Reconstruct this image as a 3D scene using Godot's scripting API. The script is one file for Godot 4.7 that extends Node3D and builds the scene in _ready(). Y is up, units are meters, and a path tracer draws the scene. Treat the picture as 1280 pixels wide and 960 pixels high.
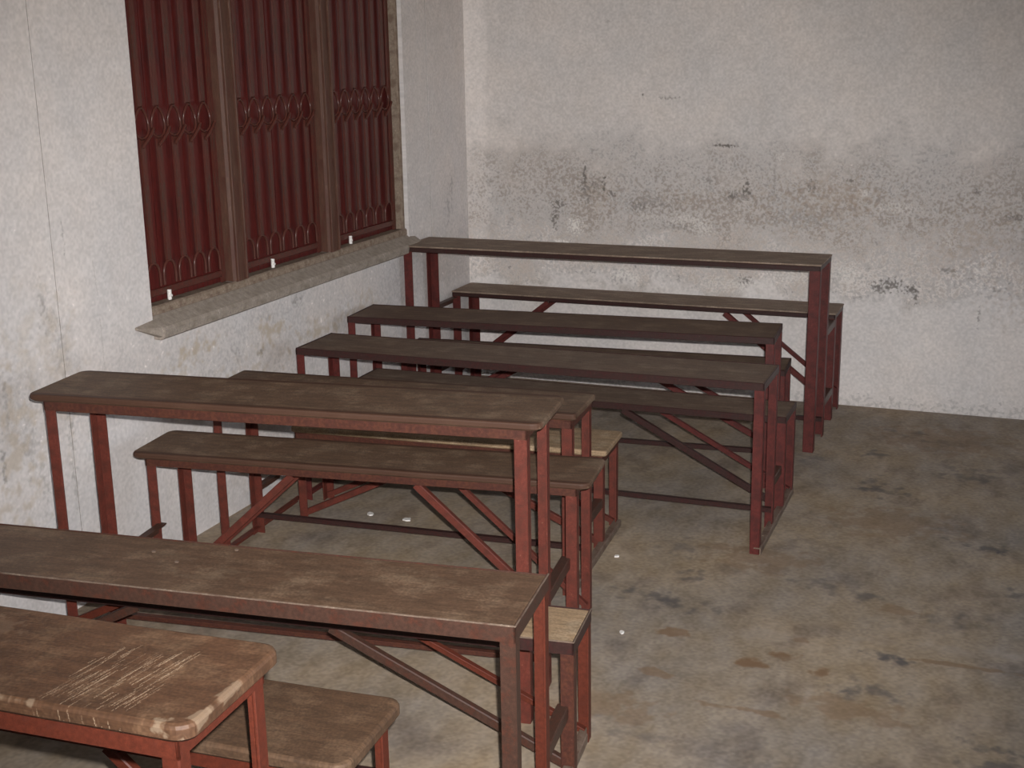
extends Node3D
# A whitewashed classroom corner with seven welded desk-and-bench units, lit by the flash of a compact camera.

const ROOM_X := 5.2
const ROOM_Z := 8.4
const ROOM_H := 3.1

var M := {}

func _ready():
	# ---- camera
	var cam := Camera3D.new()
	cam.name = "camera"
	cam.position = Vector3(2.8265, 1.7909, 6.4467)
	cam.rotation = Vector3(-0.2572, 0.3822, -0.0175)
	cam.fov = rad_to_deg(2.0 * atan(480.0 / 1650.0))
	cam.near = 0.05
	cam.far = 60.0
	add_child(cam)
	cam.current = true
	# ---- sky and exposure
	var we := WorldEnvironment.new()
	we.name = "environment"
	var env := Environment.new()
	env.background_mode = Environment.BG_SKY
	var sky := Sky.new()
	var sm := ProceduralSkyMaterial.new()
	sm.sky_top_color = Color(0.62, 0.68, 0.75)
	sm.sky_horizon_color = Color(0.80, 0.81, 0.82)
	sm.ground_horizon_color = Color(0.55, 0.52, 0.47)
	sm.ground_bottom_color = Color(0.40, 0.36, 0.31)
	sm.sun_angle_max = 0.0
	sky.sky_material = sm
	env.sky = sky
	env.background_energy_multiplier = 9.0
	env.ambient_light_source = Environment.AMBIENT_SOURCE_DISABLED
	env.tonemap_mode = Environment.TONE_MAPPER_LINEAR
	env.tonemap_exposure = 1.0
	env.sdfgi_enabled = true
	env.ssao_enabled = true
	env.ssil_enabled = true
	we.environment = env
	add_child(we)
	# ---- the flash: a small tube up and to the right of the lens, beam along the view
	var fl := SpotLight3D.new()
	fl.name = "camera_flash"
	add_child(fl)
	fl.position = cam.position + cam.basis * Vector3(0.035, 0.055, 0.0)
	fl.look_at_from_position(fl.position, fl.position + cam.basis * Vector3(-0.022, 0.006, -1.0))
	fl.light_color = Color(1.0, 1.0, 1.0)
	fl.light_energy = 24.5
	fl.light_size = 0.012
	fl.spot_range = 30.0
	fl.spot_attenuation = 2.0
	fl.spot_angle = 34.0
	fl.spot_angle_attenuation = 1.0
	fl.shadow_enabled = true

	make_materials()
	build_room()
	build_window()
	build_desks()
	build_chips()

# ------------------------------------------------------------------ helpers

func smooth(a: float, b: float, x: float) -> float:
	var t := clampf((x - a) / (b - a), 0.0, 1.0)
	return t * t * (3.0 - 2.0 * t)

func noise_bytes(seed_: int, freq: float, w: int, h: int, octaves := 3, kind := FastNoiseLite.TYPE_SIMPLEX_SMOOTH) -> PackedByteArray:
	var n := FastNoiseLite.new()
	n.seed = seed_
	n.noise_type = kind
	n.frequency = freq
	n.fractal_octaves = octaves
	var im := n.get_image(w, h, false, false, true)
	im.convert(Image.FORMAT_L8)
	return im.get_data()

func stretched_noise(seed_: int, freq: float, sw: int, sh: int, w: int, h: int, octaves := 3) -> PackedByteArray:
	var n := FastNoiseLite.new()
	n.seed = seed_
	n.frequency = freq
	n.fractal_octaves = octaves
	var im := n.get_image(sw, sh, false, false, true)
	im.convert(Image.FORMAT_L8)
	im.resize(w, h, Image.INTERPOLATE_CUBIC)
	return im.get_data()

# an irregular patch with a ragged outline, painted over an image: centre and radii in pixels
func blot(im: Image, cx: float, cy: float, rx: float, ry: float, col: Color, strength: float, seed_: int, rag := 1.0, freq := 0.06, turn := 0.0, soft := 0.5):
	var n := FastNoiseLite.new()
	n.seed = seed_
	n.frequency = freq
	n.fractal_octaves = 4
	var w := im.get_width()
	var h := im.get_height()
	var rm := maxf(rx, ry) * 1.5
	var ct := cos(turn)
	var stn := sin(turn)
	for y in range(maxi(0, int(cy - rm)), mini(h, int(cy + rm) + 1)):
		for x in range(maxi(0, int(cx - rm)), mini(w, int(cx + rm) + 1)):
			var dx := x - cx
			var dy := y - cy
			var ux := (dx * ct + dy * stn) / rx
			var uy := (-dx * stn + dy * ct) / ry
			var d := sqrt(ux * ux + uy * uy)
			if d > 1.5:
				continue
			var m := smooth(0.0, soft, 0.85 - d + n.get_noise_2d(x, y) * rag) * strength
			if m > 0.004:
				im.set_pixel(x, y, im.get_pixel(x, y).lerp(col, m))

func scratch(im: Image, a: Vector2, b: Vector2, wd: float, col: Color, strength: float, rng: RandomNumberGenerator):
	var steps := int(a.distance_to(b) * 1.5) + 2
	for i in steps:
		var t := float(i) / (steps - 1)
		var p := a.lerp(b, t)
		p += Vector2(rng.randf_range(-0.4, 0.4), rng.randf_range(-0.4, 0.4))
		var hw := int(ceil(wd))
		for oy in range(-hw, hw + 1):
			for ox in range(-hw, hw + 1):
				var x := int(p.x) + ox
				var y := int(p.y) + oy
				if x < 0 or y < 0 or x >= im.get_width() or y >= im.get_height():
					continue
				var f := clampf(1.0 - Vector2(ox, oy).length() / (wd + 0.3), 0.0, 1.0) * strength * rng.randf_range(0.4, 1.0)
				im.set_pixel(x, y, im.get_pixel(x, y).lerp(col, f))

func tex(im: Image) -> ImageTexture:
	im.generate_mipmaps()
	return ImageTexture.create_from_image(im)

func mat_tex(im: Image, rough: float, bump := 0.0) -> StandardMaterial3D:
	var m := StandardMaterial3D.new()
	var t := tex(im)
	m.albedo_texture = t
	m.roughness = rough
	m.metallic_specular = 0.35
	if bump != 0.0:
		m.heightmap_enabled = true
		m.heightmap_texture = t
		m.heightmap_scale = bump
	return m

# ------------------------------------------------------------------ materials

func grain(w: int, h: int, s: int) -> PackedByteArray:
	var r := RandomNumberGenerator.new()
	r.seed = s
	var n := FastNoiseLite.new()
	n.seed = s
	n.noise_type = FastNoiseLite.TYPE_VALUE
	n.frequency = 0.45
	n.fractal_type = FastNoiseLite.FRACTAL_NONE
	var im := n.get_image(w, h, false, false, true)
	im.convert(Image.FORMAT_L8)
	return im.get_data()

# limewash over plaster: cloudy, grainy; fine dirt between grime heights; blistered and chipped where the coats part
func wall_image(w: int, h: int, px: float, s: int, base: Color, grime_top: float, grime: float, flake: float, fresh_w: float) -> Image:
	var a := noise_bytes(s, 0.006, w, h, 4)
	var b := noise_bytes(s + 1, 0.035, w, h, 4)
	var c := grain(w, h, s + 2)
	var d := noise_bytes(s + 3, 0.13, w, h, 4)
	var e := noise_bytes(s + 4, 0.013, w, h, 5)
	var out := PackedByteArray()
	out.resize(w * h * 3)
	var o := 0
	var i := 0
	for y in h:
		var hm := (h - y) * px
		for x in w:
			var va := a[i] / 255.0 - 0.5
			var vb := b[i] / 255.0 - 0.5
			var vc := c[i] / 255.0 - 0.5
			var vd := d[i] / 255.0 - 0.5
			var ve := e[i] / 255.0 - 0.5
			i += 1
			var l := 1.0 + va * 0.05 + vb * 0.04 + vc * 0.09 + vd * 0.05
			var warm := va * 0.012 + ve * 0.012
			# the band rubbed dirty by hands and backs, its outline ragged
			var hr := hm + ve * 0.32 + vb * 0.14 + vd * 0.08
			var zone := smooth(grime_top + 0.16, grime_top - 0.16, hr) * smooth(0.50, 0.64, hm + ve * 0.35 + vb * 0.15)
			var g := zone * (0.22 + 1.1 * smooth(-0.12, 0.30, vd + vb * 0.6 + vc * 0.35 + va * 0.4)) * grime
			l -= g * 0.19
			warm += g * 0.014
			# chips: raised pale flakes next to dark pits
			var low := smooth(0.98, 0.72, hm + ve * 0.3) * smooth(0.50, 0.60, hm + ve * 0.2)
			var k := vd + vb * 0.55 + vc * 0.22 - 0.56 + 0.42 * low * flake + 0.20 * zone * flake
			if k > 0.0:
				l += minf(k * 1.9, 0.15)
			elif k < -0.62 + 0.18 * low and flake > 0.0:
				l -= 0.16 * maxf(low, zone * 0.6) * flake
			# the lowest coat is whiter up to a ragged edge, and crumbles along the floor
			l += 0.06 * flake * smooth(0.60, 0.50, hm + ve * 0.2 + vb * 0.1)
			if hm < 0.05 + vb * 0.14:
				l -= 0.14 * smooth(-0.1, 0.2, vd + vc * 0.3) * flake
			# a strip beside the corner was limed again
			if fresh_w > 0.0:
				l += 0.07 * smooth(fresh_w + 0.03, fresh_w - 0.03, x * px + vb * 0.08)
			out[o] = clampi(int(base.r8 * (l + warm)), 0, 255)
			out[o + 1] = clampi(int(base.g8 * l), 0, 255)
			out[o + 2] = clampi(int(base.b8 * (l - warm)), 0, 255)
			o += 3
	return Image.create_from_data(w, h, false, Image.FORMAT_RGB8, out)

func floor_image(w: int, h: int) -> Image:
	var a := noise_bytes(71, 0.005, w, h, 4)
	var b := stretched_noise(72, 0.03, w, h / 2, w, h, 5)
	var c := grain(w, h, 73)
	var d := noise_bytes(74, 0.012, w, h, 5)
	var out := PackedByteArray()
	out.resize(w * h * 3)
	var o := 0
	for i in w * h:
		var va := a[i] / 255.0 - 0.5
		var vb := b[i] / 255.0 - 0.5
		var vd := d[i] / 255.0 - 0.5
		var l := 1.0 + va * 0.12 + vb * 0.16 + vd * 0.08 + (c[i] / 255.0 - 0.5) * 0.16
		var wm := va * 0.10 - vb * 0.08
		# grey smears of soot and dust
		var sm := smooth(0.05, 0.45, vd - vb * 0.4) * 0.13
		out[o] = clampi(int(144 * (l + wm * 0.5 - sm)), 0, 255)
		out[o + 1] = clampi(int(129 * (l - sm)), 0, 255)
		out[o + 2] = clampi(int(112 * (l - wm - sm * 0.8)), 0, 255)
		o += 3
	return Image.create_from_data(w, h, false, Image.FORMAT_RGB8, out)

func wood_image(s: int, base: Color, light: Color, dust: float, w := 1024, h := 176) -> Image:
	var fib := stretched_noise(s, 0.35, 96, h, w, h, 2)
	var band := stretched_noise(s + 1, 0.05, 160, h, w, h, 3)
	var cloud := noise_bytes(s + 2, 0.012, w, h, 4)
	var gr := grain(w, h, s + 3)
	var out := PackedByteArray()
	out.resize(w * h * 3)
	var o := 0
	for i in w * h:
		var f := fib[i] / 255.0 - 0.5
		var bd := band[i] / 255.0 - 0.5
		var cl := cloud[i] / 255.0
		var g := gr[i] / 255.0 - 0.5
		var l := 1.0 + f * 0.20 + bd * 0.22 + g * 0.18
		var t := clampf(smooth(0.35, 1.0, cl + g * 0.16 + f * 0.12) * dust, 0.0, 1.0)
		out[o] = clampi(int(lerpf(base.r8, light.r8, t) * l), 0, 255)
		out[o + 1] = clampi(int(lerpf(base.g8, light.g8, t) * l), 0, 255)
		out[o + 2] = clampi(int(lerpf(base.b8, light.b8, t) * l), 0, 255)
		o += 3
	return Image.create_from_data(w, h, false, Image.FORMAT_RGB8, out)

func speckle_image(s: int, base: Color, second: Color, third: Color, amount2: float, amount3: float, n := 320) -> Image:
	var a := noise_bytes(s, 0.018, n, n, 4)
	var b := noise_bytes(s + 1, 0.07, n, n, 3)
	var c := noise_bytes(s + 2, 0.3, n, n, 1)
	var out := PackedByteArray()
	out.resize(n * n * 3)
	var o := 0
	for i in n * n:
		var va := a[i] / 255.0
		var vb := b[i] / 255.0
		var l := 1.0 + (vb - 0.5) * 0.25 + (c[i] / 255.0 - 0.5) * 0.15
		var col := base.lerp(second, smooth(1.0 - amount2 - 0.12, 1.0 - amount2 + 0.12, va * 0.6 + vb * 0.4))
		col = col.lerp(third, smooth(1.0 - amount3 - 0.05, 1.0 - amount3 + 0.05, vb * 0.7 + (1.0 - va) * 0.3))
		out[o] = clampi(int(col.r8 * l), 0, 255)
		out[o + 1] = clampi(int(col.g8 * l), 0, 255)
		out[o + 2] = clampi(int(col.b8 * l), 0, 255)
		o += 3
	return Image.create_from_data(n, n, false, Image.FORMAT_RGB8, out)

func tri_mat(im: Image, rough: float, scale: float, bump := 0.0) -> StandardMaterial3D:
	var m := mat_tex(im, rough, bump)
	m.uv1_triplanar = true
	m.uv1_scale = Vector3.ONE * scale
	return m

func make_materials():
	var rng := RandomNumberGenerator.new()
	rng.seed = 5
	# back wall: 3.5 mm a pixel
	var px := 0.0035
	var w := int(ROOM_X / px)
	var h := int(ROOM_H / px)
	var im := wall_image(w, h, px, 11, Color8(199, 191, 186), 1.20, 1.0, 1.0, 0.12)
	var dark := Color8(110, 104, 99)
	var k := 0
	# scuffs: x, y, half width, half height (metres), strength
	for q in [[0.512, 0.955, 0.05, 0.025, 0.6], [0.484, 0.866, 0.022, 0.05, 0.6], [0.50, 0.91, 0.02, 0.03, 0.5], [0.652, 1.10, 0.012, 0.07, 0.7], [0.66, 1.03, 0.05, 0.07, 0.45],
			[0.757, 1.05, 0.014, 0.05, 0.75], [0.80, 1.01, 0.02, 0.025, 0.6], [0.72, 1.06, 0.03, 0.05, 0.35], [1.372, 1.263, 0.055, 0.008, 0.8], [1.39, 1.258, 0.02, 0.008, 0.8],
			[1.417, 1.02, 0.03, 0.02, 0.6], [1.484, 1.056, 0.025, 0.045, 0.7], [1.46, 1.02, 0.08, 0.03, 0.35], [1.297, 1.091, 0.04, 0.02, 0.3], [1.80, 1.076, 0.03, 0.03, 0.45],
			[1.62, 1.09, 0.01, 0.12, 0.25], [1.972, 1.106, 0.025, 0.01, 0.5], [2.201, 0.617, 0.06, 0.035, 0.6], [2.139, 0.60, 0.045, 0.03, 0.6], [2.294, 0.60, 0.035, 0.028, 0.7],
			[2.31, 0.56, 0.012, 0.03, 0.6], [1.489, 0.60, 0.035, 0.03, 0.55], [2.73, 0.96, 0.06, 0.02, 0.45], [2.55, 1.075, 0.018, 0.02, 0.5], [0.958, 1.504, 0.006, 0.006, 0.9],
			[0.779, 1.86, 0.03, 0.008, 0.2], [1.09, 1.49, 0.05, 0.008, 0.4], [1.0, 0.98, 0.16, 0.05, 0.28], [0.93, 0.95, 0.05, 0.03, 0.4], [2.45, 0.70, 0.05, 0.015, 0.4], [2.60, 0.49, 0.008, 0.05, 0.35],
			[1.15, 0.86, 0.10, 0.03, 0.3], [1.75, 0.92, 0.2, 0.05, 0.22], [0.24, 0.86, 0.02, 0.03, 0.2]]:
		blot(im, q[0] / px, (ROOM_H - q[1]) / px, maxf(q[2] / px, 1.4), maxf(q[3] / px, 1.4), dark, minf(q[4] * 1.25, 0.95), 200 + k, 1.7, 0.17, 0.0, 0.8)
		k += 1
	var brown := Color8(158, 138, 120)
	for q in [[1.82, 0.98, 0.35, 0.16, 0.45], [0.72, 1.0, 0.20, 0.10, 0.35], [2.02, 1.03, 0.15, 0.08, 0.4], [1.2, 1.0, 0.2, 0.06, 0.3], [2.55, 0.85, 0.3, 0.2, 0.35], [2.8, 0.6, 0.2, 0.15, 0.3]]:
		blot(im, q[0] / px, (ROOM_H - q[1]) / px, q[2] / px, q[3] / px, brown, q[4] * 0.8, 300 + k, 2.0, 0.09, 0.0, 1.4)
		k += 1
	var pale := Color8(228, 222, 214)
	for q in [[0.60, 0.845, 0.04, 0.04, 0.8], [0.535, 0.76, 0.04, 0.012, 0.9], [0.50, 0.755, 0.02, 0.012, 0.8], [0.86, 0.60, 0.05, 0.02, 0.7], [0.92, 0.585, 0.03, 0.025, 0.7], [1.19, 0.89, 0.10, 0.03, 0.45],
			[1.28, 0.855, 0.05, 0.03, 0.5], [1.72, 0.63, 0.13, 0.03, 0.5], [1.45, 0.58, 0.16, 0.035, 0.45], [1.98, 0.66, 0.06, 0.05, 0.5], [2.2, 0.985, 0.08, 0.025, 0.4], [1.647, 1.214, 0.02, 0.02, 0.5],
			[2.049, 1.05, 0.02, 0.02, 0.5], [2.6, 0.70, 0.05, 0.02, 0.4], [0.40, 0.57, 0.02, 0.015, 0.5], [1.0, 0.9, 0.05, 0.015, 0.4], [2.45, 0.84, 0.03, 0.04, 0.35]]:
		blot(im, q[0] / px, (ROOM_H - q[1]) / px, q[2] / px, q[3] / px, pale, q[4] * 0.9, 400 + k, 2.2, 0.24, 0.0, 0.6)
		k += 1
	M.wall_back = mat_tex(im, 0.92, 0.4)
	# left wall, window side
	var wl := int(4.2 / px)
	im = wall_image(wl, h, px, 41, Color8(202, 194, 190), 0.85, 0.22, 0.25, 0.0)
	k = 0
	# streaks and smudges: z, y, half width, half height, strength
	for q in [[3.27, 1.03, 0.02, 0.07, 0.35], [3.255, 0.97, 0.04, 0.05, 0.3], [3.153, 1.22, 0.008, 0.06, 0.6], [3.217, 0.88, 0.05, 0.12, 0.22], [3.513, 0.577, 0.015, 0.08, 0.5], [3.472, 0.766, 0.012, 0.1, 0.35],
			[3.205, 0.589, 0.02, 0.1, 0.35], [3.211, 0.428, 0.02, 0.1, 0.3], [2.06, 0.60, 0.03, 0.03, 0.5], [2.227, 0.631, 0.04, 0.05, 0.3], [1.762, 0.747, 0.05, 0.03, 0.4], [2.0, 0.72, 0.1, 0.05, 0.2],
			[0.20, 1.05, 0.03, 0.10, 0.3], [0.25, 0.94, 0.05, 0.12, 0.25], [3.40, 0.595, 0.03, 0.14, 0.25], [3.35, 0.47, 0.03, 0.12, 0.25], [3.1, 0.504, 0.03, 0.1, 0.2], [2.9, 0.9, 0.008, 0.05, 0.25]]:
		blot(im, q[0] / px, (ROOM_H - q[1]) / px, q[2] / px, q[3] / px, Color8(122, 117, 112), minf(q[4] * 1.3, 0.9), 500 + k, 1.5, 0.12, 0.0, 1.3)
		k += 1
	for q in [[3.22, 0.80, 0.10, 0.25, 0.35], [3.35, 0.9, 0.15, 0.2, 0.25], [2.5, 0.70, 0.16, 0.06, 0.9], [1.98, 0.66, 0.14, 0.07, 0.9], [1.6, 0.58, 0.25, 0.07, 0.8], [2.62, 0.60, 0.1, 0.08, 0.7], [1.2, 0.62, 0.2, 0.08, 0.6], [2.2, 0.5, 0.3, 0.1, 0.6], [3.45, 0.6, 0.12, 0.3, 0.6], [3.1, 0.75, 0.07, 0.05, 0.3], [2.3, 0.35, 0.3, 0.25, 0.2], [0.45, 0.75, 0.15, 0.12, 0.3]]:
		blot(im, q[0] / px, (ROOM_H - q[1]) / px, q[2] / px, q[3] / px, Color8(176, 160, 142), q[4] * 0.9, 600 + k, 1.7, 0.05, 0.0, 1.2)
		k += 1
	for j in 40:
		var zz := rng.randf_range(0.1, 3.7)
		var yy := rng.randf_range(0.3, 2.0)
		scratch(im, Vector2(zz, ROOM_H - yy) / px, Vector2(zz + rng.randf_range(-0.01, 0.01), ROOM_H - yy + rng.randf_range(0.05, 0.3)) / px, 0.6, Color8(160, 152, 146), rng.randf_range(0.1, 0.4), rng)
	M.wall_left = mat_tex(im, 0.9, 0.3)
	M.wall_plain = tri_mat(speckle_image(21, Color8(190, 183, 176), Color8(176, 168, 158), Color8(204, 198, 192), 0.4, 0.2), 0.9, 0.8)
	# floor: 4 mm a pixel over 4.2 by 4.4 m
	var fp := 0.004
	im = floor_image(1050, 1100)
	k = 0
	for q in [[2.36, 0.40, 0.10, 0.06, 0.5], [2.24, 0.75, 0.07, 0.06, 0.55], [2.325, 1.22, 0.13, 0.10, 0.55], [2.28, 1.15, 0.05, 0.12, 0.45], [2.65, 0.94, 0.14, 0.12, 0.45], [2.76, 1.74, 0.10, 0.05, 0.6], [2.80, 1.76, 0.04, 0.03, 0.9],
			[2.62, 1.70, 0.04, 0.03, 0.7], [1.817, 2.35, 0.05, 0.09, 0.5], [1.724, 2.54, 0.14, 0.07, 0.5], [1.85, 2.57, 0.12, 0.06, 0.55], [2.265, 2.26, 0.12, 0.07, 0.4], [2.39, 2.31, 0.07, 0.05, 0.5],
			[2.50, 2.74, 0.08, 0.045, 0.75], [2.55, 2.76, 0.04, 0.03, 0.7], [2.475, 2.97, 0.11, 0.07, 0.45], [2.42, 2.99, 0.05, 0.025, 0.7], [2.81, 3.16, 0.08, 0.04, 0.8], [2.86, 3.26, 0.12, 0.07, 0.55], [2.86, 2.14, 0.05, 0.07, 0.5],
			[1.72, 2.10, 0.10, 0.10, 0.3], [2.69, 2.41, 0.15, 0.10, 0.3], [2.71, 3.38, 0.08, 0.03, 0.6], [2.0, 0.9, 0.1, 0.1, 0.3], [2.5, 0.5, 0.12, 0.05, 0.4], [1.1, 2.9, 0.2, 0.1, 0.2], [2.1, 1.9, 0.2, 0.08, 0.2], [1.9, 3.4, 0.15, 0.06, 0.3], [2.3, 3.5, 0.2, 0.05, 0.2]]:
		blot(im, q[0] / fp, q[1] / fp, q[2] / fp, q[3] / fp, Color8(82, 77, 77), minf(q[4] * 1.1, 0.95), 700 + k, 1.5, 0.05, 0.1, 1.1)
		k += 1
	for q in [[1.886, 2.78, 0.07, 0.05, 0.7], [2.15, 2.90, 0.06, 0.045, 0.85], [2.22, 2.82, 0.075, 0.035, 0.85], [2.337, 2.90, 0.045, 0.035, 0.75], [1.886, 3.06, 0.07, 0.03, 0.5], [2.19, 3.185, 0.16, 0.025, 0.5], [2.245, 2.71, 0.04, 0.03, 0.6],
			[2.45, 3.09, 0.2, 0.09, 0.35], [2.50, 2.39, 0.12, 0.05, 0.4], [2.71, 2.72, 0.2, 0.02, 0.5], [1.8, 3.3, 0.2, 0.12, 0.35], [2.0, 2.1, 0.25, 0.15, 0.3], [2.4, 1.6, 0.3, 0.2, 0.3], [2.5, 0.45, 0.35, 0.25, 0.3]]:
		blot(im, q[0] / fp, q[1] / fp, q[2] / fp, q[3] / fp, Color8(118, 91, 68), q[4], 800 + k, 0.8, 0.04, 0.0, 0.4)
		k += 1
	for q in [[2.65, 2.62, 0.35, 0.08, 0.4], [2.1, 2.72, 0.3, 0.12, 0.3], [2.9, 2.6, 0.2, 0.06, 0.4], [2.33, 3.05, 0.02, 0.12, 0.4], [1.7, 2.8, 0.12, 0.1, 0.3]]:
		blot(im, q[0] / fp, q[1] / fp, q[2] / fp, q[3] / fp, Color8(166, 154, 144), q[4], 900 + k, 0.9, 0.03, 0.0, 1.2)
		k += 1
	M.floor = mat_tex(im, 0.72, 0.25)
	M.floor.metallic_specular = 0.3
	# timber
	im = wood_image(101, Color8(76, 53, 38), Color8(102, 79, 60), 0.7)
	var pw := Color8(122, 103, 85)
	for j in 120:     # fine scratches near the right end, running across the board
		var cx := rng.randf_range(0.82, 0.925) * 1024
		var cy := rng.randf_range(0.35, 0.98)
		var ln := rng.randf_range(0.04, 0.20)
		scratch(im, Vector2(cx, cy * 175), Vector2(cx + ln * 34, maxf(cy - ln, 0.0) * 175), 0.45, Color8(168, 146, 122), rng.randf_range(0.15, 0.85), rng)
	for q in [[0.70, 0.985, 0.05, 0.03, 0.7], [0.80, 0.99, 0.04, 0.03, 0.8], [0.992, 0.85, 0.010, 0.10, 0.8], [0.996, 0.6, 0.006, 0.2, 0.7], [0.66, 0.3, 0.05, 0.2, 0.35], [0.62, 0.6, 0.04, 0.3, 0.3], [0.97, 0.96, 0.010, 0.04, 0.9]]:
		blot(im, q[0] * 1024, q[1] * 176, q[2] * 1024, q[3] * 176, pw, q[4], 950 + k, 1.2, 0.05)
		k += 1
	M.wood_scratched = mat_tex(im, 0.55, 0.15)
	im = wood_image(111, Color8(88, 67, 52), Color8(114, 94, 76), 0.7)
	for q in [[0.60, 0.62, 0.05, 0.16, 0.35], [0.72, 0.5, 0.05, 0.14, 0.3], [0.85, 0.35, 0.06, 0.14, 0.3], [0.5, 0.3, 0.05, 0.1, 0.25]]:
		blot(im, q[0] * 1024, q[1] * 176, q[2] * 1024, q[3] * 176, Color8(130, 113, 93), q[4] * 0.7, 970 + k, 1.4, 0.03)
		k += 1
	M.wood_dark = mat_tex(im, 0.55, 0.1)
	im = wood_image(121, Color8(90, 70, 55), Color8(120, 101, 83), 0.7)
	for j in 14:
		var sx := rng.randf_range(0.3, 0.8) * 1024
		var sy := rng.randf_range(0.1, 0.9) * 176
		scratch(im, Vector2(sx, sy), Vector2(sx + rng.randf_range(20, 90), sy + rng.randf_range(-6, 6)), 0.8, Color8(146, 124, 100), rng.randf_range(0.15, 0.4), rng)
	for yy in 176:      # brown varnish left along the board's long edges
		var em := smooth(0.10, 0.05, minf(yy, 175 - yy) / 176.0) * 0.85
		if em > 0.0:
			for xx in 1024:
				im.set_pixel(xx, yy, im.get_pixel(xx, yy).lerp(Color8(66, 43, 32), em))
	M.wood_mid = mat_tex(im, 0.6, 0.12)
	M.wood_dusty = mat_tex(wood_image(131, Color8(124, 106, 92), Color8(144, 128, 113), 0.8), 0.7, 0.1)
	M.wood_grey = mat_tex(wood_image(161, Color8(98, 80, 67), Color8(122, 105, 90), 0.7), 0.6, 0.1)
	M.wood_pale = mat_tex(wood_image(141, Color8(142, 118, 92), Color8(164, 144, 120), 0.8), 0.7, 0.1)
	M.wood_rough = mat_tex(wood_image(151, Color8(76, 56, 41), Color8(94, 73, 56), 0.8), 0.7, 0.15)
	# painted steel
	M.steel_red = tri_mat(speckle_image(31, Color8(94, 46, 37), Color8(80, 42, 34), Color8(106, 72, 60), 0.45, 0.15), 0.5, 3.2)
	M.steel_worn = tri_mat(speckle_image(134, Color8(71, 41, 33), Color8(77, 45, 34), Color8(92, 68, 56), 0.45, 0.12), 0.5, 3.2)
	M.steel_orange = tri_mat(speckle_image(34, Color8(86, 40, 28), Color8(78, 38, 28), Color8(108, 78, 60), 0.35, 0.09), 0.5, 3.2)
	M.steel_maroon = tri_mat(speckle_image(37, Color8(86, 38, 34), Color8(70, 33, 30), Color8(100, 66, 58), 0.4, 0.1), 0.5, 3.2)
	M.steel_brown = tri_mat(speckle_image(51, Color8(66, 46, 38), Color8(70, 43, 34), Color8(86, 66, 56), 0.4, 0.12), 0.42, 3.2)
	M.steel_dark = tri_mat(speckle_image(57, Color8(54, 36, 33), Color8(57, 32, 30), Color8(74, 56, 50), 0.4, 0.1), 0.42, 3.2)
	M.steel_bare = tri_mat(speckle_image(54, Color8(108, 92, 80), Color8(86, 66, 56), Color8(150, 136, 122), 0.4, 0.18), 0.45, 2.6)
	# window joinery
	M.shutter = tri_mat(speckle_image(61, Color8(82, 31, 28), Color8(64, 27, 25), Color8(84, 48, 41), 0.4, 0.1), 0.33, 2.0)
	M.grille = tri_mat(speckle_image(64, Color8(84, 44, 37), Color8(72, 48, 41), Color8(132, 104, 92), 0.4, 0.09), 0.26, 4.0)
	M.frame = tri_mat(speckle_image(67, Color8(84, 58, 47), Color8(76, 46, 38), Color8(120, 101, 87), 0.4, 0.13), 0.5, 2.2)
	M.frame_old = tri_mat(speckle_image(74, Color8(134, 118, 103), Color8(108, 90, 77), Color8(150, 138, 126), 0.45, 0.16), 0.75, 3.4)
	M.sill = tri_mat(speckle_image(77, Color8(148, 136, 125), Color8(124, 113, 101), Color8(182, 173, 164), 0.4, 0.18), 0.8, 3.0)
	M.dirt = tri_mat(speckle_image(87, Color8(128, 120, 112), Color8(108, 100, 92), Color8(160, 152, 146), 0.4, 0.2, 96), 0.9, 6.0)
	for nm in ["shutter", "grille", "frame"]:      # paint brushed on up and down
		var ws: float = M[nm].uv1_scale.x
		M[nm].uv1_scale = Vector3(ws * 2.0, ws * 0.35, ws * 2.0)
	M.white_paint = tri_mat(speckle_image(81, Color8(214, 208, 202), Color8(190, 182, 174), Color8(226, 222, 218), 0.3, 0.2, 96), 0.5, 6.0)

# ------------------------------------------------------------------ mesh tools

func quad(st: SurfaceTool, a: Vector3, b: Vector3, c: Vector3, d: Vector3, n: Vector3, uv = null):
	var v := [a, b, c, d]
	var order := [0, 1, 2, 0, 2, 3]
	if (b - a).cross(c - a).dot(n) > 0.0:
		order = [0, 2, 1, 0, 3, 2]
	for k in order:
		st.set_normal(n)
		if uv != null:
			st.set_uv(uv[k])
		st.add_vertex(v[k])

func tri(st: SurfaceTool, a: Vector3, b: Vector3, c: Vector3, n: Vector3):
	st.set_normal(n)
	st.set_uv(Vector2.ZERO)
	st.add_vertex(a)
	if (b - a).cross(c - a).dot(n) > 0.0:
		st.set_normal(n)
		st.set_uv(Vector2.ZERO)
		st.add_vertex(c)
		st.set_normal(n)
		st.set_uv(Vector2.ZERO)
		st.add_vertex(b)
	else:
		st.set_normal(n)
		st.set_uv(Vector2.ZERO)
		st.add_vertex(b)
		st.set_normal(n)
		st.set_uv(Vector2.ZERO)
		st.add_vertex(c)

func new_st() -> SurfaceTool:
	var st := SurfaceTool.new()
	st.begin(Mesh.PRIMITIVE_TRIANGLES)
	return st

func part(called: String, mesh: Mesh, material: Material, parent: Node, at := Vector3.ZERO) -> MeshInstance3D:
	var o := MeshInstance3D.new()
	o.name = called
	o.mesh = mesh
	o.material_override = material
	o.position = at
	o.cast_shadow = GeometryInstance3D.SHADOW_CASTING_SETTING_ON
	parent.add_child(o, true)
	return o

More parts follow.
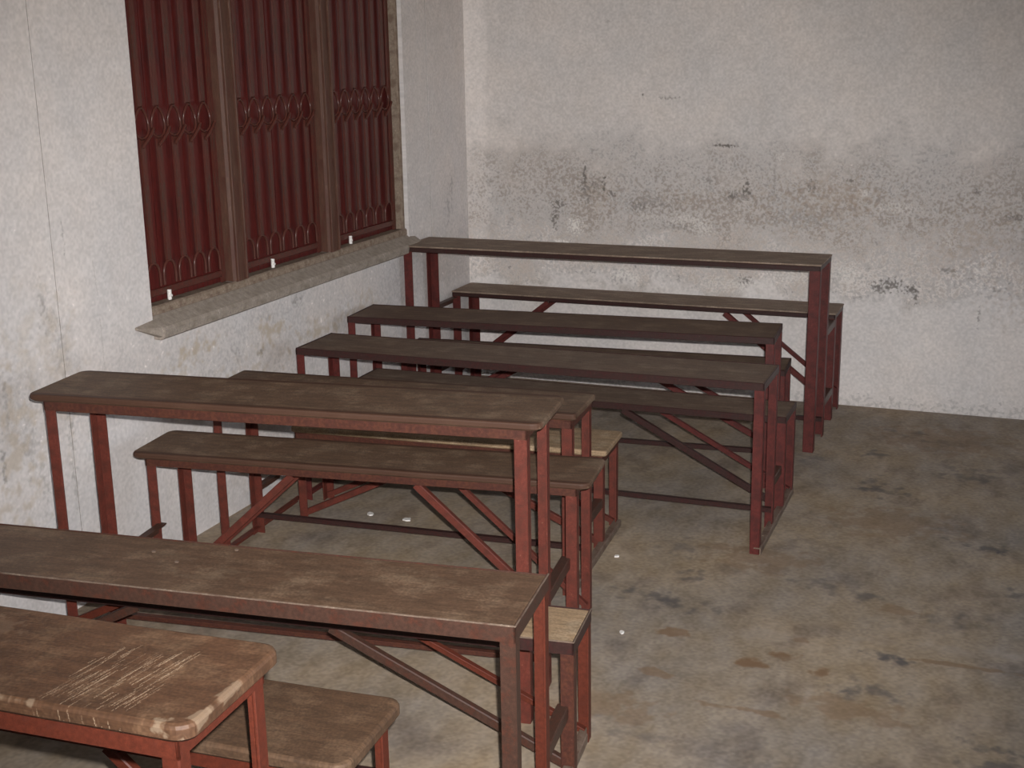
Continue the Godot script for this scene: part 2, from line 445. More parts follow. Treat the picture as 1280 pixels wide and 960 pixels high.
# an extruded convex or L outline: profile points (a, b) in the plane (da, db), swept from p0 to p1
func sweep(st: SurfaceTool, prof: PackedVector2Array, p0: Vector3, p1: Vector3, da: Vector3, db: Vector3):
	var n := prof.size()
	var area := 0.0
	for i in n:
		area += prof[i].cross(prof[(i + 1) % n])
	for i in n:
		var q := prof[i]
		var r := prof[(i + 1) % n]
		var e := (r - q).normalized()
		var nn := Vector2(e.y, -e.x) * signf(area)
		var n3 := (da * nn.x + db * nn.y).normalized()
		var oq := da * q.x + db * q.y
		var orr := da * r.x + db * r.y
		quad(st, p0 + oq, p1 + oq, p1 + orr, p0 + orr, n3, [Vector2.ZERO, Vector2.ZERO, Vector2.ZERO, Vector2.ZERO])
	var ids := Geometry2D.triangulate_polygon(prof)
	var ax := (p1 - p0).normalized()
	for k in range(0, ids.size(), 3):
		for side in [[p0, -ax], [p1, ax]]:
			var pts := []
			for j in 3:
				var q2 := prof[ids[k + j]]
				pts.append(side[0] + da * q2.x + db * q2.y)
			tri(st, pts[0], pts[1], pts[2], side[1])

# angle iron: the corner runs from p0 to p1, flanges reach fa along da and fb along db
func angle_bar(called: String, material: Material, parent: Node, p0: Vector3, p1: Vector3, da: Vector3, db: Vector3, fa: float, fb: float, t := 0.0045) -> MeshInstance3D:
	var c := minf(0.003, t * 0.6)
	var st := new_st()
	sweep(st, PackedVector2Array([Vector2(c, 0), Vector2(fa - 0.001, 0), Vector2(fa, 0.001), Vector2(fa, t), Vector2(t, t), Vector2(t, fb), Vector2(0.001, fb), Vector2(0, fb - 0.001), Vector2(0, c)]), p0, p1, da, db)
	return part(called, st.commit(), material, parent)

func flat_bar(called: String, material: Material, parent: Node, p0: Vector3, p1: Vector3, da: Vector3, db: Vector3, wa: float, wb: float) -> MeshInstance3D:
	var c := minf(wa, wb) * 0.18
	var st := new_st()
	var a := wa * 0.5
	var b := wb * 0.5
	sweep(st, PackedVector2Array([Vector2(-a + c, -b), Vector2(a - c, -b), Vector2(a, -b + c), Vector2(a, b - c), Vector2(a - c, b), Vector2(-a + c, b), Vector2(-a, b - c), Vector2(-a, -b + c)]), p0, p1, da, db)
	return part(called, st.commit(), material, parent)

# a board with rounded plan corners and eased edges; UVs run once over its length and width
func plank_mesh(l: float, d: float, t: float, rc: float, bev: float, flip: bool, wave := 0.0, seed_ := 1) -> ArrayMesh:
	var rng := RandomNumberGenerator.new()
	rng.seed = seed_
	var outline := PackedVector2Array()
	var segs := 5
	var cs := [Vector2(l / 2 - rc, d / 2 - rc), Vector2(-l / 2 + rc, d / 2 - rc), Vector2(-l / 2 + rc, -d / 2 + rc), Vector2(l / 2 - rc, -d / 2 + rc)]
	for q in 4:
		for s in segs + 1:
			var an := PI / 2 * (q + float(s) / segs)
			outline.append(cs[q] + Vector2(cos(an), sin(an)) * rc)
		# worn, slightly wavy edge between the corners
		var a: Vector2 = cs[q] + Vector2(cos(PI / 2 * (q + 1)), sin(PI / 2 * (q + 1))) * rc
		var b: Vector2 = cs[(q + 1) % 4] + Vector2(cos(PI / 2 * (q + 1)), sin(PI / 2 * (q + 1))) * rc
		var cnt := int(a.distance_to(b) / 0.12)
		for j in range(1, cnt):
			outline.append(a.lerp(b, float(j) / cnt) - Vector2(cos(PI / 2 * (q + 1)), sin(PI / 2 * (q + 1))) * rng.randf_range(0, wave))
	var n := outline.size()
	var rings := []
	for r in [[-t, bev], [-t + bev, 0.0], [-bev, 0.0], [-bev * 0.3, bev * 0.3], [0.0, bev]]:
		var ring := []
		for i in n:
			var p := outline[i]
			var inn := p - p.limit_length(p.length()) * 0.0
			var s2 := Vector2(signf(p.x), signf(p.y))
			inn = Vector2(p.x * (1.0 - 2.0 * r[1] / l), p.y * (1.0 - 2.0 * r[1] / d))
			ring.append(Vector3(inn.x, r[0], inn.y))
		rings.append(ring)
	var st := new_st()
	st.set_smooth_group(-1)
	var uvf := func(v: Vector3) -> Vector2:
		var u := v.x / l + 0.5
		var vv := v.z / d + 0.5
		if absf(v.z) > d * 0.5 - 0.012:
			vv += signf(v.z) * v.y / d
		if absf(v.x) > l * 0.5 - 0.012:
			u += signf(v.x) * v.y / l
		return Vector2(1.0 - u if flip else u, clampf(vv, 0.01, 0.99))
	for k in rings.size() - 1:
		for i in n:
			var j := (i + 1) % n
			var a3: Vector3 = rings[k][i]
			var b3: Vector3 = rings[k][j]
			var c3: Vector3 = rings[k + 1][j]
			var d3: Vector3 = rings[k + 1][i]
			var nn := (c3 - a3).cross(d3 - b3).normalized()
			var outw := Vector3(a3.x / l, 0, a3.z / d)
			if nn.dot(outw) < 0:
				nn = -nn
			quad(st, a3, b3, c3, d3, nn, [uvf.call(a3), uvf.call(b3), uvf.call(c3), uvf.call(d3)])
	var idx := Geometry2D.triangulate_polygon(outline)
	for k in range(0, idx.size(), 3):
		for lay in [[rings[4], Vector3.UP], [rings[0], Vector3.DOWN]]:
			var q0: Vector3 = lay[0][idx[k]]
			var q1: Vector3 = lay[0][idx[k + 1]]
			var q2: Vector3 = lay[0][idx[k + 2]]
			var up: Vector3 = lay[1]
			var vs := [q0, q1, q2]
			if (q1 - q0).cross(q2 - q0).dot(up) > 0:
				vs = [q0, q2, q1]
			for v in vs:
				st.set_normal(up)
				st.set_uv(uvf.call(v))
				st.add_vertex(v)
	return st.commit()

func box_mesh(size: Vector3, bev := 0.0) -> ArrayMesh:
	var st := new_st()
	var x := size.x / 2
	var y := size.y / 2
	var c := bev
	sweep(st, PackedVector2Array([Vector2(-x + c, -y), Vector2(x - c, -y), Vector2(x, -y + c), Vector2(x, y - c), Vector2(x - c, y), Vector2(-x + c, y), Vector2(-x, y - c), Vector2(-x, -y + c)]) if c > 0.0 else PackedVector2Array([Vector2(-x, -y), Vector2(x, -y), Vector2(x, y), Vector2(-x, y)]),
		Vector3(0, 0, -size.z / 2), Vector3(0, 0, size.z / 2), Vector3.RIGHT, Vector3.UP)
	return st.commit()

# ------------------------------------------------------------------ room

# a slab between two corners; the face looking into the room carries UVs from world metres
func slab(called: String, lo: Vector3, hi: Vector3, material: Material, parent: Node, axis: String, uvo := Vector2.ZERO, uvs := Vector2.ONE) -> MeshInstance3D:
	var st := new_st()
	var f := func(v: Vector3) -> Vector2:
		var q := Vector2(v.x, ROOM_H - v.y)
		if axis == "x":
			q = Vector2(v.z, ROOM_H - v.y)
		elif axis == "y":
			q = Vector2(v.x, v.z)
		return (q - uvo) / uvs
	var p := []
	for i in 8:
		p.append(Vector3(hi.x if i & 1 else lo.x, hi.y if i & 2 else lo.y, hi.z if i & 4 else lo.z))
	for fc in [[0, 2, 6, 4, Vector3.LEFT], [1, 3, 7, 5, Vector3.RIGHT], [0, 1, 5, 4, Vector3.DOWN], [2, 3, 7, 6, Vector3.UP], [0, 1, 3, 2, Vector3.FORWARD], [4, 5, 7, 6, Vector3.BACK]]:
		quad(st, p[fc[0]], p[fc[1]], p[fc[2]], p[fc[3]], fc[4], [f.call(p[fc[0]]), f.call(p[fc[1]]), f.call(p[fc[2]]), f.call(p[fc[3]])])
	return part(called, st.commit(), material, parent)

const WIN_L := 2.745      # window opening along z on the left wall
const WIN_R := 0.715
const WIN_B := 0.86
const WIN_T := 2.12

func shell(called: String) -> Node3D:
	var o := Node3D.new()
	o.name = called
	o.set_meta("kind", "structure")
	add_child(o)
	return o

func build_room():
	var f := slab("floor", Vector3(-0.25, -0.15, -0.25), Vector3(ROOM_X + 0.25, 0, ROOM_Z + 0.25), M.floor, self, "y", Vector2.ZERO, Vector2(4.2, 4.4))
	f.set_meta("kind", "structure")
	var c := slab("ceiling", Vector3(-0.25, ROOM_H, -0.25), Vector3(ROOM_X + 0.25, ROOM_H + 0.15, ROOM_Z + 0.25), M.wall_plain, self, "y")
	c.set_meta("kind", "structure")
	var b := slab("wall_back", Vector3(0, 0, -0.25), Vector3(ROOM_X, ROOM_H, 0), M.wall_back, self, "z", Vector2.ZERO, Vector2(ROOM_X, ROOM_H))
	b.set_meta("kind", "structure")
	# left wall: plastered panels with open joints between them, the one under the window set back a little
	var wl := shell("wall_left")
	var s := Vector2(4.2, ROOM_H)
	slab("corner_panel", Vector3(-0.25, 0, -0.25), Vector3(0, ROOM_H, 0.452), M.wall_left, wl, "x", Vector2.ZERO, s)
	slab("jamb_panel", Vector3(-0.25, 0, 0.456), Vector3(-0.001, ROOM_H, WIN_R), M.wall_left, wl, "x", Vector2.ZERO, s)
	slab("joint", Vector3(-0.25, 0, 0.452), Vector3(-0.0018, ROOM_H, 0.456), M.dirt, wl, "x", Vector2.ZERO, s)
	slab("panel_under_window", Vector3(-0.25, 0, WIN_R), Vector3(-0.014, 0.81, WIN_L), M.wall_left, wl, "x", Vector2.ZERO, s)
	slab("panel_over_window", Vector3(-0.25, WIN_T, WIN_R), Vector3(0, ROOM_H, WIN_L), M.wall_left, wl, "x", Vector2.ZERO, s)
	slab("pier_panel", Vector3(-0.25, 0, WIN_L), Vector3(0, ROOM_H, 3.205), M.wall_left, wl, "x", Vector2.ZERO, s)
	slab("joint", Vector3(-0.25, 0, 3.205), Vector3(-0.0018, ROOM_H, 3.208), M.dirt, wl, "x", Vector2.ZERO, s)
	slab("long_panel", Vector3(-0.25, 0, 3.208), Vector3(-0.001, ROOM_H, ROOM_Z), M.wall_left, wl, "x", Vector2.ZERO, s)
	# right wall and the wall behind the photographer, out of view, with open window holes that let daylight in
	var wr := shell("wall_right")
	var x0 := ROOM_X
	var x1 := ROOM_X + 0.25
	slab("panel", Vector3(x0, 0, -0.25), Vector3(x1, ROOM_H, 1.2), M.wall_plain, wr, "x")
	slab("panel", Vector3(x0, 0, 1.2), Vector3(x1, 0.9, 3.2), M.wall_plain, wr, "x")
	slab("panel", Vector3(x0, 2.1, 1.2), Vector3(x1, ROOM_H, 3.2), M.wall_plain, wr, "x")
	slab("panel", Vector3(x0, 0, 3.2), Vector3(x1, ROOM_H, 5.0), M.wall_plain, wr, "x")
	slab("panel", Vector3(x0, 0, 5.0), Vector3(x1, 0.9, 7.0), M.wall_plain, wr, "x")
	slab("panel", Vector3(x0, 2.1, 5.0), Vector3(x1, ROOM_H, 7.0), M.wall_plain, wr, "x")
	slab("panel", Vector3(x0, 0, 7.0), Vector3(x1, ROOM_H, ROOM_Z + 0.25), M.wall_plain, wr, "x")
	var wf := slab("wall_front", Vector3(-0.25, 0, ROOM_Z), Vector3(ROOM_X, ROOM_H, ROOM_Z + 0.25), M.wall_plain, self, "z")
	wf.set_meta("kind", "structure")

func tube_mesh(pts: PackedVector3Array, r: float, closed := false, sides := 6) -> ArrayMesh:
	var st := new_st()
	var n := pts.size()
	var rings := []
	for i in n:
		var a := pts[(i - 1 + n) % n] if closed else pts[maxi(i - 1, 0)]
		var b := pts[(i + 1) % n] if closed else pts[mini(i + 1, n - 1)]
		var tg := (b - a).normalized()
		var u := tg.cross(Vector3.RIGHT)
		if u.length() < 0.1:
			u = tg.cross(Vector3.UP)
		u = u.normalized()
		var v := tg.cross(u).normalized()
		var ring := []
		for s in sides:
			var an := TAU * s / sides
			ring.append([pts[i] + (u * cos(an) + v * sin(an)) * r, u * cos(an) + v * sin(an)])
		rings.append(ring)
	for i in (n if closed else n - 1):
		var j := (i + 1) % n
		for s in sides:
			var s2 := (s + 1) % sides
			var q := [rings[i][s], rings[j][s], rings[j][s2], rings[i][s2]]
			var mid: Vector3 = (q[0][1] + q[2][1])
			var order := [0, 1, 2, 0, 2, 3]
			if (q[1][0] - q[0][0]).cross(q[2][0] - q[0][0]).dot(mid) > 0.0:
				order = [0, 2, 1, 0, 3, 2]
			for k in order:
				st.set_normal(q[k][1])
				st.set_uv(Vector2.ZERO)
				st.add_vertex(q[k][0])
	return st.commit()

func build_window():
	var win := shell("window_1")
	win.position = Vector3(0, 0, 0)
	var X := Vector3.RIGHT
	var Z := Vector3.BACK
	var Y := Vector3.UP
	# outer frame and mullions
	var yb := WIN_B + 0.012
	flat_bar("frame_rail", M.frame_old, win, Vector3(-0.042, yb + 0.012, WIN_R), Vector3(-0.042, yb + 0.012, WIN_L), X, Y, 0.06, 0.036)
	flat_bar("frame_head", M.frame, win, Vector3(-0.042, WIN_T - 0.03, WIN_R), Vector3(-0.042, WIN_T - 0.03, WIN_L), X, Y, 0.05, 0.06)
	flat_bar("frame_stile", M.frame_old, win, Vector3(-0.045, yb, WIN_R + 0.014), Vector3(-0.045, WIN_T, WIN_R + 0.014), X, Z, 0.05, 0.028)
	flat_bar("frame_stile", M.frame, win, Vector3(-0.050, yb, WIN_L - 0.016), Vector3(-0.050, WIN_T, WIN_L - 0.016), X, Z, 0.05, 0.032)
	for mz in [2.155, 1.418]:
		var mu := flat_bar("mullion", M.frame, win, Vector3(-0.042, yb + 0.02, mz), Vector3(-0.042, WIN_T, mz), X, Z, 0.054, 0.094)
		flat_bar("bead", M.frame, mu, Vector3(-0.012, yb + 0.03, mz + 0.028), Vector3(-0.012, WIN_T, mz + 0.028), X, Z, 0.012, 0.012)
		flat_bar("bead", M.frame, mu, Vector3(-0.012, yb + 0.03, mz - 0.034), Vector3(-0.012, WIN_T, mz - 0.034), X, Z, 0.010, 0.010)
	# three bays: boarded shutter leaf behind, iron grille in front
	var bays := [[2.713, 2.203, 5, 2.579], [2.107, 1.466, 6, 1.882], [1.370, 0.745, 6, 1.224]]
	var y0 := yb + 0.03
	var y1 := WIN_T - 0.06
	for bay in bays:
		var za: float = bay[0]
		var zb: float = bay[1]
		var wd := za - zb
		var leaf := part("shutter", box_mesh(Vector3(0.012, y1 - y0 + 0.02, wd)), M.shutter, win, Vector3(-0.094, (y0 + y1) / 2, (za + zb) / 2))
		var nb := 8
		var pitch := wd / nb
		for i in nb:
			part("board", box_mesh(Vector3(0.018, y1 - y0 + 0.015, pitch - 0.004), 0.004), M.shutter, leaf, Vector3(0.012 + 0.002 * (i % 2), 0, -wd / 2 + pitch * (i + 0.5)))
		# the grille
		var ng: int = bay[2]
		var gp := wd / (ng + 0.5)
		var gr := part("grille", box_mesh(Vector3(0.008, 0.024, wd - 0.01), 0.002), M.grille, win, Vector3(-0.056, 0.936, (za + zb) / 2))
		part("cross_bar", box_mesh(Vector3(0.006, 0.014, wd - 0.01), 0.002), M.grille, gr, Vector3(0, 1.075, 0))
		part("edge_bar", box_mesh(Vector3(0.010, y1 - y0, 0.022), 0.002), M.grille, gr, Vector3(0, (y0 + y1) / 2 - 0.936, -wd / 2 + 0.018))
		part("edge_bar", box_mesh(Vector3(0.010, y1 - y0, 0.022), 0.002), M.grille, gr, Vector3(0, (y0 + y1) / 2 - 0.936, wd / 2 - 0.018))
		var ring := PackedVector3Array()
		for s in 14:
			var an := TAU * s / 14
			ring.append(Vector3(0.004 * sin(an * 2), sin(an) * 0.052, cos(an) * gp * 0.40))
		var rm := tube_mesh(ring, 0.0048, true)
		var arch := PackedVector3Array()
		for s in 9:
			var an2 := PI * s / 8
			arch.append(Vector3(0.0, sin(an2) * 0.045, cos(an2) * gp * 0.38))
		arch.insert(0, Vector3(0, -0.04, gp * 0.38))
		arch.append(Vector3(0, -0.04, -gp * 0.38))
		var am := tube_mesh(arch, 0.0055)
		var upper := box_mesh(Vector3(0.008, y1 - 1.58, 0.026), 0.003)
		var lower := box_mesh(Vector3(0.008, 1.47 - 1.04, 0.026), 0.003)
		var slash := PackedVector3Array([Vector3(0.006, -0.03, 0.034), Vector3(0.010, -0.012, 0.014), Vector3(0.010, 0.012, -0.014), Vector3(0.006, 0.03, -0.034)])
		var sm := tube_mesh(slash, 0.0065)
		for i in ng:
			var z := -wd / 2 + gp * (i + 0.75)
			part("bar", upper, M.grille, gr, Vector3(0, (1.58 + y1) / 2 - 0.936, z))
			part("bar", lower, M.grille, gr, Vector3(0, (1.47 + 1.04) / 2 - 0.936, z))
			part("ring", rm, M.grille, gr, Vector3(0.003, 1.525 - 0.936, z))
			part("twist", sm, M.grille, gr, Vector3(0.003, 1.475 - 0.936, z - gp * 0.25))
			part("arch", am, M.grille, gr, Vector3(0.001, 0.995 - 0.936, z))
		# a white-painted drop bolt at the foot of the leaf
		var bolt := part("bolt", tube_mesh(PackedVector3Array([Vector3(0, -0.024, 0), Vector3(0, 0.0, 0), Vector3(0, 0.024, 0)]), 0.008, false, 8), M.white_paint, win, Vector3(-0.044, 0.912, bay[3]))
		part("bolt_knob", box_mesh(Vector3(0.012, 0.010, 0.012), 0.003), M.white_paint, bolt, Vector3(0.003, 0.004, 0.0))
	# sill: a mortar slab with a sloping top, lipping over the wall face, its near end crumbled to a point
	var prof := PackedVector2Array([Vector2(-0.25, 0.800), Vector2(0.028, 0.792), Vector2(0.044, 0.800), Vector2(0.049, 0.828), Vector2(0.041, 0.838), Vector2(-0.025, 0.876), Vector2(-0.25, 0.876)])
	var st := new_st()
	sweep(st, prof, Vector3(0, 0, WIN_R), Vector3(0, 0, WIN_L), X, Y)
	part("sill", st.commit(), M.sill, win)
	st = new_st()
	loft(st, PackedVector2Array([Vector2(0.0, 0.806), Vector2(0.024, 0.800), Vector2(0.038, 0.806), Vector2(0.043, 0.828), Vector2(0.036, 0.838), Vector2(0.0, 0.862)]),
		PackedVector2Array([Vector2(0.0, 0.846), Vector2(0.010, 0.845), Vector2(0.013, 0.847), Vector2(0.014, 0.850), Vector2(0.012, 0.852), Vector2(0.0, 0.855)]), WIN_L, WIN_L + 0.10)
	part("sill_end", st.commit(), M.sill, win)
	st = new_st()
	loft(st, PackedVector2Array([Vector2(0.0, 0.805), Vector2(0.020, 0.800), Vector2(0.034, 0.806), Vector2(0.038, 0.828), Vector2(0.032, 0.838), Vector2(0.0, 0.858)]),
		PackedVector2Array([Vector2(0.0, 0.798), Vector2(0.028, 0.792), Vector2(0.044, 0.800), Vector2(0.049, 0.828), Vector2(0.041, 0.838), Vector2(0.0, 0.864)]), WIN_R - 0.06, WIN_R)
	part("sill_end", st.commit(), M.sill, win)

# a solid between two outlines (x, y) with as many points, standing at z0 and z1
func loft(st: SurfaceTool, pa: PackedVector2Array, pb: PackedVector2Array, z0: float, z1: float):
	var n := pa.size()
	var ca := Vector2.ZERO
	for p in pa:
		ca += p / n
	for i in n:
		var j := (i + 1) % n
		var a := Vector3(pa[i].x, pa[i].y, z0)
		var b := Vector3(pa[j].x, pa[j].y, z0)
		var c := Vector3(pb[j].x, pb[j].y, z1)
		var d := Vector3(pb[i].x, pb[i].y, z1)
		var nn := (c - a).cross(d - b).normalized()
		if nn.dot((a + b) * 0.5 - Vector3(ca.x, ca.y, z0)) < 0.0:
			nn = -nn
		quad(st, a, b, c, d, nn, [Vector2.ZERO, Vector2.ZERO, Vector2.ZERO, Vector2.ZERO])
	for cap in [[pa, z0, Vector3.FORWARD], [pb, z1, Vector3.BACK]]:
		var ids := Geometry2D.triangulate_polygon(cap[0])
		for k in range(0, ids.size(), 3):
			var q := []
			for m in 3:
				var p2: Vector2 = cap[0][ids[k + m]]
				q.append(Vector3(p2.x, p2.y, cap[1]))
			tri(st, q[0], q[1], q[2], cap[2])

# ------------------------------------------------------------------ desks

# One welded unit: a narrow table with a bench behind it. Local frame: +x right, +z to the front (towards the camera).
func desk(u: Dictionary):
	var root := Node3D.new()
	root.name = "school_desk"
	add_child(root, true)
	var L: float = u.L
	var Dt: float = u.Dt
	var Db: float = u.Db
	var wb := Dt + float(u.Gap)          # front edge of the bench, measured back from the table front
	var total := wb + Db
	var cx := -L / 2
	var cz := -total / 2
	var off := Vector3(-cx, 0, -cz)      # from front-right corner coordinates to the unit's middle
	root.rotation.y = -float(u.a)
	root.position = Vector3(u.x, 0, u.z) - root.basis * off
	root.set_meta("label", u.label)
	root.set_meta("category", "desk")
	root.set_meta("group", "school desks standing one behind the other")
	var Y := Vector3.UP
	var X := Vector3.RIGHT
	var Z := Vector3.BACK
	var sm: Material = u.steel
	var bsm: Material = u.get("bench_steel", sm)
	var rsm: Material = u.get("rail_steel", sm)
	var brsm: Material = u.get("bench_rail_steel", rsm)
	var fl: float = u.get("flange", 0.034)
	# [name, left, right, front w, back w, height, over ends, over front, thickness, inset, wood]
	var sets := [
		["table", -L, 0.0, 0.0, Dt, float(u.Ht), u.wood, sm],
		["bench", (-L - float(u.Lb)) / 2 + float(u.get("bl", 0.0)), (-L + float(u.Lb)) / 2, wb, total, float(u.Hb), u.bench_wood, bsm]]
	var over: float = u.over
	var overf: float = u.overf
	var T: float = u.T
	for s in sets:
		var tb: bool = s[0] == "table"
		var l: float = s[1] + over
		var r: float = s[2] - over
		var zf: float = -(s[3] + overf)
		var zb: float = -(s[4] - overf)
		var H: float = s[5]
		var m: Material = s[7]
		var plank_l: float = s[2] - s[1]
		var plank_d: float = s[4] - s[3]
		var top := H
		if over > 0.0:
			top = H - T
		else:
			plank_l -= 0.008
			plank_d -= 0.008
		var pm := plank_mesh(plank_l, plank_d, T, float(u.rc), minf(float(u.get("bevel", 0.005)), T * 0.4), bool(u.get("flip", false)) != (not tb), float(u.get("wave", 0.0)), int(u.seed) + (0 if tb else 7))
		var board := part("table_top" if tb else "bench_seat", pm, s[6], root, off + Vector3((s[1] + s[2]) / 2, H - (0.0 if over > 0.0 else 0.0015), -(s[3] + s[4]) / 2))
		if tb:
			for q in u.get("screws", []):
				part("screw", screw_mesh(), M.steel_bare, board, Vector3(q[0] + plank_l / 2, 0.0, plank_d / 2 - q[1]))
		# rails under the board
		var rn := "table_rail" if tb else "bench_rail"
		var rh: float = u.get("rail", 0.036) * (1.0 if tb else 0.92)
		angle_bar(rn, rsm if tb else brsm, root, off + Vector3(l, top, zf), off + Vector3(r, top, zf), -Y, -Z, rh, 0.0046 if over <= 0.0 else 0.03)
		angle_bar(rn, rsm if tb else brsm, root, off + Vector3(l, top, zb), off + Vector3(r, top, zb), -Y, Z, rh, 0.0046 if over <= 0.0 else 0.03)
		angle_bar(rn, rsm if tb else brsm, root, off + Vector3(l, top, zf), off + Vector3(l, top, zb), -Y, X, rh, 0.0046 if over <= 0.0 else 0.03)
		angle_bar(rn, rsm if tb else brsm, root, off + Vector3(r, top, zf), off + Vector3(r, top, zb), -Y, -X, rh, 0.0046 if over <= 0.0 else 0.03)
		if u.get("trim", false):      # bright rubbed edge of the angle iron round the board
			var tr := 0.0035
			for q in [[Vector3(l, top, zf), Vector3(r, top, zf)], [Vector3(r, top, zf), Vector3(r, top, zb)]]:
				flat_bar("edge_trim", M.steel_bare, root, off + q[0], off + q[1], Y, (q[1] - q[0]).normalized().cross(Y), tr, tr)
		# legs
		var ln := "table_leg" if tb else "bench_leg"
		for q in [[l, 1.0, zf, -1.0], [r, -1.0, zf, -1.0], [l, 1.0, zb, 1.0], [r, -1.0, zb, 1.0]]:
			var e := 0.0005
			angle_bar(ln, u.get("rear_steel", m) if q[3] > 0.0 else m, root, off + Vector3(q[0] + q[1] * e, 0.0, q[2] + q[3] * e), off + Vector3(q[0] + q[1] * e, top - 0.005, q[2] + q[3] * e), X * q[1], Z * q[3], fl, fl)
		if tb:
			# foot rail between the rear table legs
			angle_bar("foot_rail", u.get("foot_steel", M.steel_dark), root, off + Vector3(l + 0.004, 0.085, zb + 0.004), off + Vector3(r - 0.004, 0.085, zb + 0.004), -Y, Z, 0.024, 0.024)
		else:
			# diagonal braces from the bench rails down to the feet
			var bx: float = u.brace
			var by: float = u.get("brace_foot", 0.03)
			for zz in [[zf - 0.006, -1.0], [zb + 0.006, 1.0]]:
				for e in [[l, 1.0], [r, -1.0]]:
					var p0 := off + Vector3(e[0] + e[1] * bx, top - rh * 0.75, zz[0])
					var p1 := off + Vector3(e[0] + e[1] * 0.012, by, zz[0])
					var ax := (p1 - p0).normalized()
					var nrm := ax.cross(Z).normalized()
					if nrm.y < 0.0:
						nrm = -nrm
					angle_bar("brace", u.get("front_brace", m) if zz[1] < 0.0 else u.get("rear_steel", m), root, p0, p1, -nrm, Z * zz[1], 0.024, 0.02)
	# bars that tie the bench to the table, one at each side
	var lt := -L + over
	var rt := -over
	for e in [[lt, 1.0], [rt, -1.0]]:
		for hh in u.links:
			angle_bar("link_bar", u.get("link_steel", M.steel_brown), root, off + Vector3(e[0] + e[1] * 0.006, hh, -(Dt - overf) + 0.002), off + Vector3(e[0] + e[1] * 0.006, hh, -(wb + overf) - 0.01), -Y, X * e[1], 0.034, 0.03)
		if u.skid:
			angle_bar("floor_runner", M.steel_bare if e[1] < 0 else sm, root, off + Vector3(e[0] - e[1] * 0.006, 0.026, -overf), off + Vector3(e[0] - e[1] * 0.006, 0.026, -(total - overf - (float(u.get("runner_trim", 0.0)) if e[1] > 0 else 0.0))), -Y, X * e[1], 0.026, 0.026)

func screw_mesh() -> ArrayMesh:
	var st := new_st()
	var pts := PackedVector2Array()
	for i in 8:
		pts.append(Vector2.from_angle(TAU * i / 8) * 0.005)
	sweep(st, pts, Vector3.ZERO, Vector3(0, 0.0025, 0), Vector3.RIGHT, Vector3.BACK)
	return st.commit()

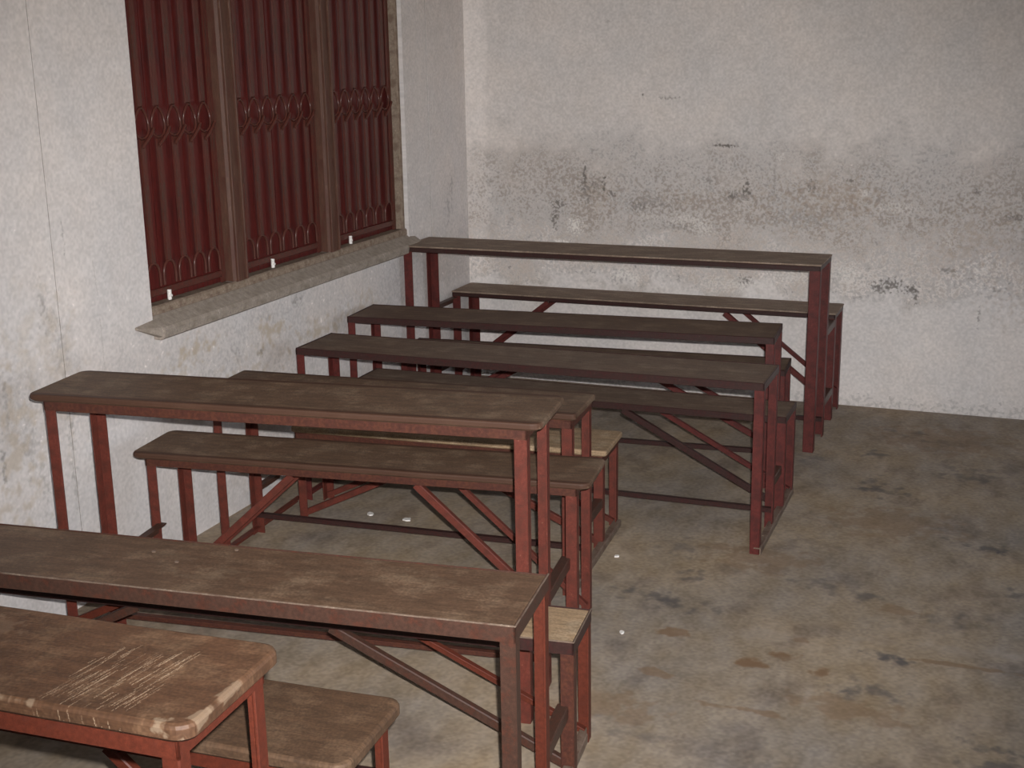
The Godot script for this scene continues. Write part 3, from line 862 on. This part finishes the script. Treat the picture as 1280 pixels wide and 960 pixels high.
func build_desks():
	var small := {"Ht": 0.628, "T": 0.022, "over": 0.0, "overf": 0.0, "rc": 0.003, "brace": 0.64, "skid": true, "links": [0.19], "rail": 0.038}
	var tall := {"T": 0.020, "brace": 0.50, "skid": false, "links": [0.27]}
	var add := func(base: Dictionary, d: Dictionary):
		for k in base:
			if not d.has(k):
				d[k] = base[k]
		desk(d)
	add.call(tall, {"x": 1.758, "z": 5.05, "a": -0.051, "L": 1.5, "Ht": 0.846, "Hb": 0.508, "Dt": 0.283, "Gap": 0.197, "Db": 0.274, "Lb": 1.495, "over": 0.03, "overf": 0.016, "rc": 0.03, "T": 0.030, "wave": 0.004, "bevel": 0.007,
		"wood": M.wood_scratched, "bench_wood": M.wood_rough, "steel": M.steel_orange, "seed": 1, "flange": 0.03,
		"label": "nearest desk, with a scratched brown top and pale worn edge, in the lower left corner"})
	add.call(small, {"x": 1.901, "z": 4.150, "a": -0.106, "L": 1.833, "Hb": 0.364, "Dt": 0.28, "Gap": 0.207, "Db": 0.202, "Lb": 1.850,
		"wood": M.wood_dark, "bench_wood": M.wood_pale, "steel": M.steel_brown, "rail_steel": M.steel_brown, "bench_steel": M.steel_worn, "front_brace": M.steel_brown, "trim": true, "rear_steel": M.steel_orange, "screws": [[-0.938, 0.194], [-0.852, 0.149], [-0.750, 0.249], [-1.5, 0.2]], "bench_rail_steel": M.steel_dark, "link_steel": M.steel_brown, "seed": 2,
		"label": "low dark desk with a metal-edged top and pale bench seat, second nearest the camera"})
	add.call(tall, {"x": 1.708, "z": 3.474, "a": -0.118, "L": 1.481, "Ht": 0.849, "Hb": 0.514, "Dt": 0.286, "Gap": 0.236, "Db": 0.265, "Lb": 1.511, "over": 0.042, "overf": 0.018, "rc": 0.028, "wave": 0.003, "rail": 0.030,
		"wood": M.wood_mid, "bench_wood": M.wood_mid, "steel": M.steel_red, "rail_steel": M.steel_worn, "foot_steel": M.steel_worn, "seed": 3,
		"label": "tall red-framed desk with a rounded brown plank top and matching bench, left of the middle"})
	add.call(small, {"x": 1.510, "z": 2.639, "a": -0.069, "L": 1.33, "Hb": 0.371, "Dt": 0.275, "Gap": 0.159, "Db": 0.259, "Lb": 1.32, "bl": 0.085, "runner_trim": 0.075,
		"over": 0.014, "overf": 0.008, "rc": 0.012, "rail": 0.030,
		"wood": M.wood_mid, "bench_wood": M.wood_pale, "steel": M.steel_red, "rail_steel": M.steel_worn, "seed": 4, "flip": true,
		"label": "short low desk mostly hidden behind the tall rounded plank desk, pale seat end showing"})
	add.call(small, {"x": 2.000, "z": 2.073, "a": -0.008, "L": 1.836, "Hb": 0.383, "Dt": 0.284, "Gap": 0.167, "Db": 0.235, "Lb": 1.845,
		"wood": M.wood_grey, "bench_wood": M.wood_grey, "steel": M.steel_maroon, "rail_steel": M.steel_dark, "front_brace": M.steel_dark, "rail": 0.028, "seed": 5, "flip": true,
		"label": "low dark-topped desk, third from the back wall, its right legs standing on open floor"})
	add.call(small, {"x": 1.900, "z": 1.362, "a": -0.071, "L": 1.836, "Hb": 0.382, "Dt": 0.28, "Gap": 0.178, "Db": 0.243, "Lb": 1.836, "bl": 0.05, "runner_trim": 0.06,
		"wood": M.wood_dark, "bench_wood": M.wood_mid, "steel": M.steel_maroon, "rail_steel": M.steel_dark, "rail": 0.028, "seed": 6,
		"label": "low dark-topped desk second from the back wall, its bench pushed under the tall rear table"})
	add.call(tall, {"x": 1.990, "z": 0.832, "a": 0.006, "L": 1.980, "Ht": 0.835, "Hb": 0.519, "Dt": 0.302, "Gap": 0.231, "Db": 0.256, "Lb": 1.969, "over": 0.004, "overf": 0.003, "rc": 0.006, "T": 0.008, "links": [0.49, 0.16], "brace": 0.52, "brace_foot": 0.1, "rail": 0.021, "flange": 0.045,
		"wood": M.wood_dusty, "bench_wood": M.wood_dusty, "steel": M.steel_maroon, "rail_steel": M.steel_dark, "seed": 7,
		"label": "tall thin-topped red desk with a long dusty bench standing against the back wall"})

# ------------------------------------------------------------------ plaster chips on the floor

func build_chips():
	var rng := RandomNumberGenerator.new()
	rng.seed = 77
	var spots := [
		[Vector3(0.661, 0, 2.166), 0.026, "larger white plaster chip on the floor behind the tall plank desk's bench"],
		[Vector3(0.498, 0, 2.157), 0.020, "smaller white plaster chip left of the larger one behind the plank desk's bench"],
		[Vector3(1.530, 0, 2.255), 0.014, "tiny white plaster chip on open floor beside the short desk's bench end"],
		[Vector3(1.728, 0, 2.840), 0.012, "tiny white plaster chip on open floor right of the pale bench seat"]]
	for s in spots:
		var st := new_st()
		var pts := PackedVector2Array()
		for i in 7:
			var an := TAU * i / 7
			pts.append(Vector2(cos(an), sin(an) * 0.7) * float(s[1]) * rng.randf_range(0.5, 1.0))
		sweep(st, pts, Vector3(0, 0, 0), Vector3(0, 0.005, 0), Vector3.RIGHT, Vector3.BACK)
		var c := part("plaster_chip", st.commit(), M.white_paint, self, s[0])
		c.rotation.y = rng.randf_range(0, TAU)
		c.set_meta("label", s[2])
		c.set_meta("category", "plaster chip")
		c.set_meta("group", "plaster chips fallen on the floor")
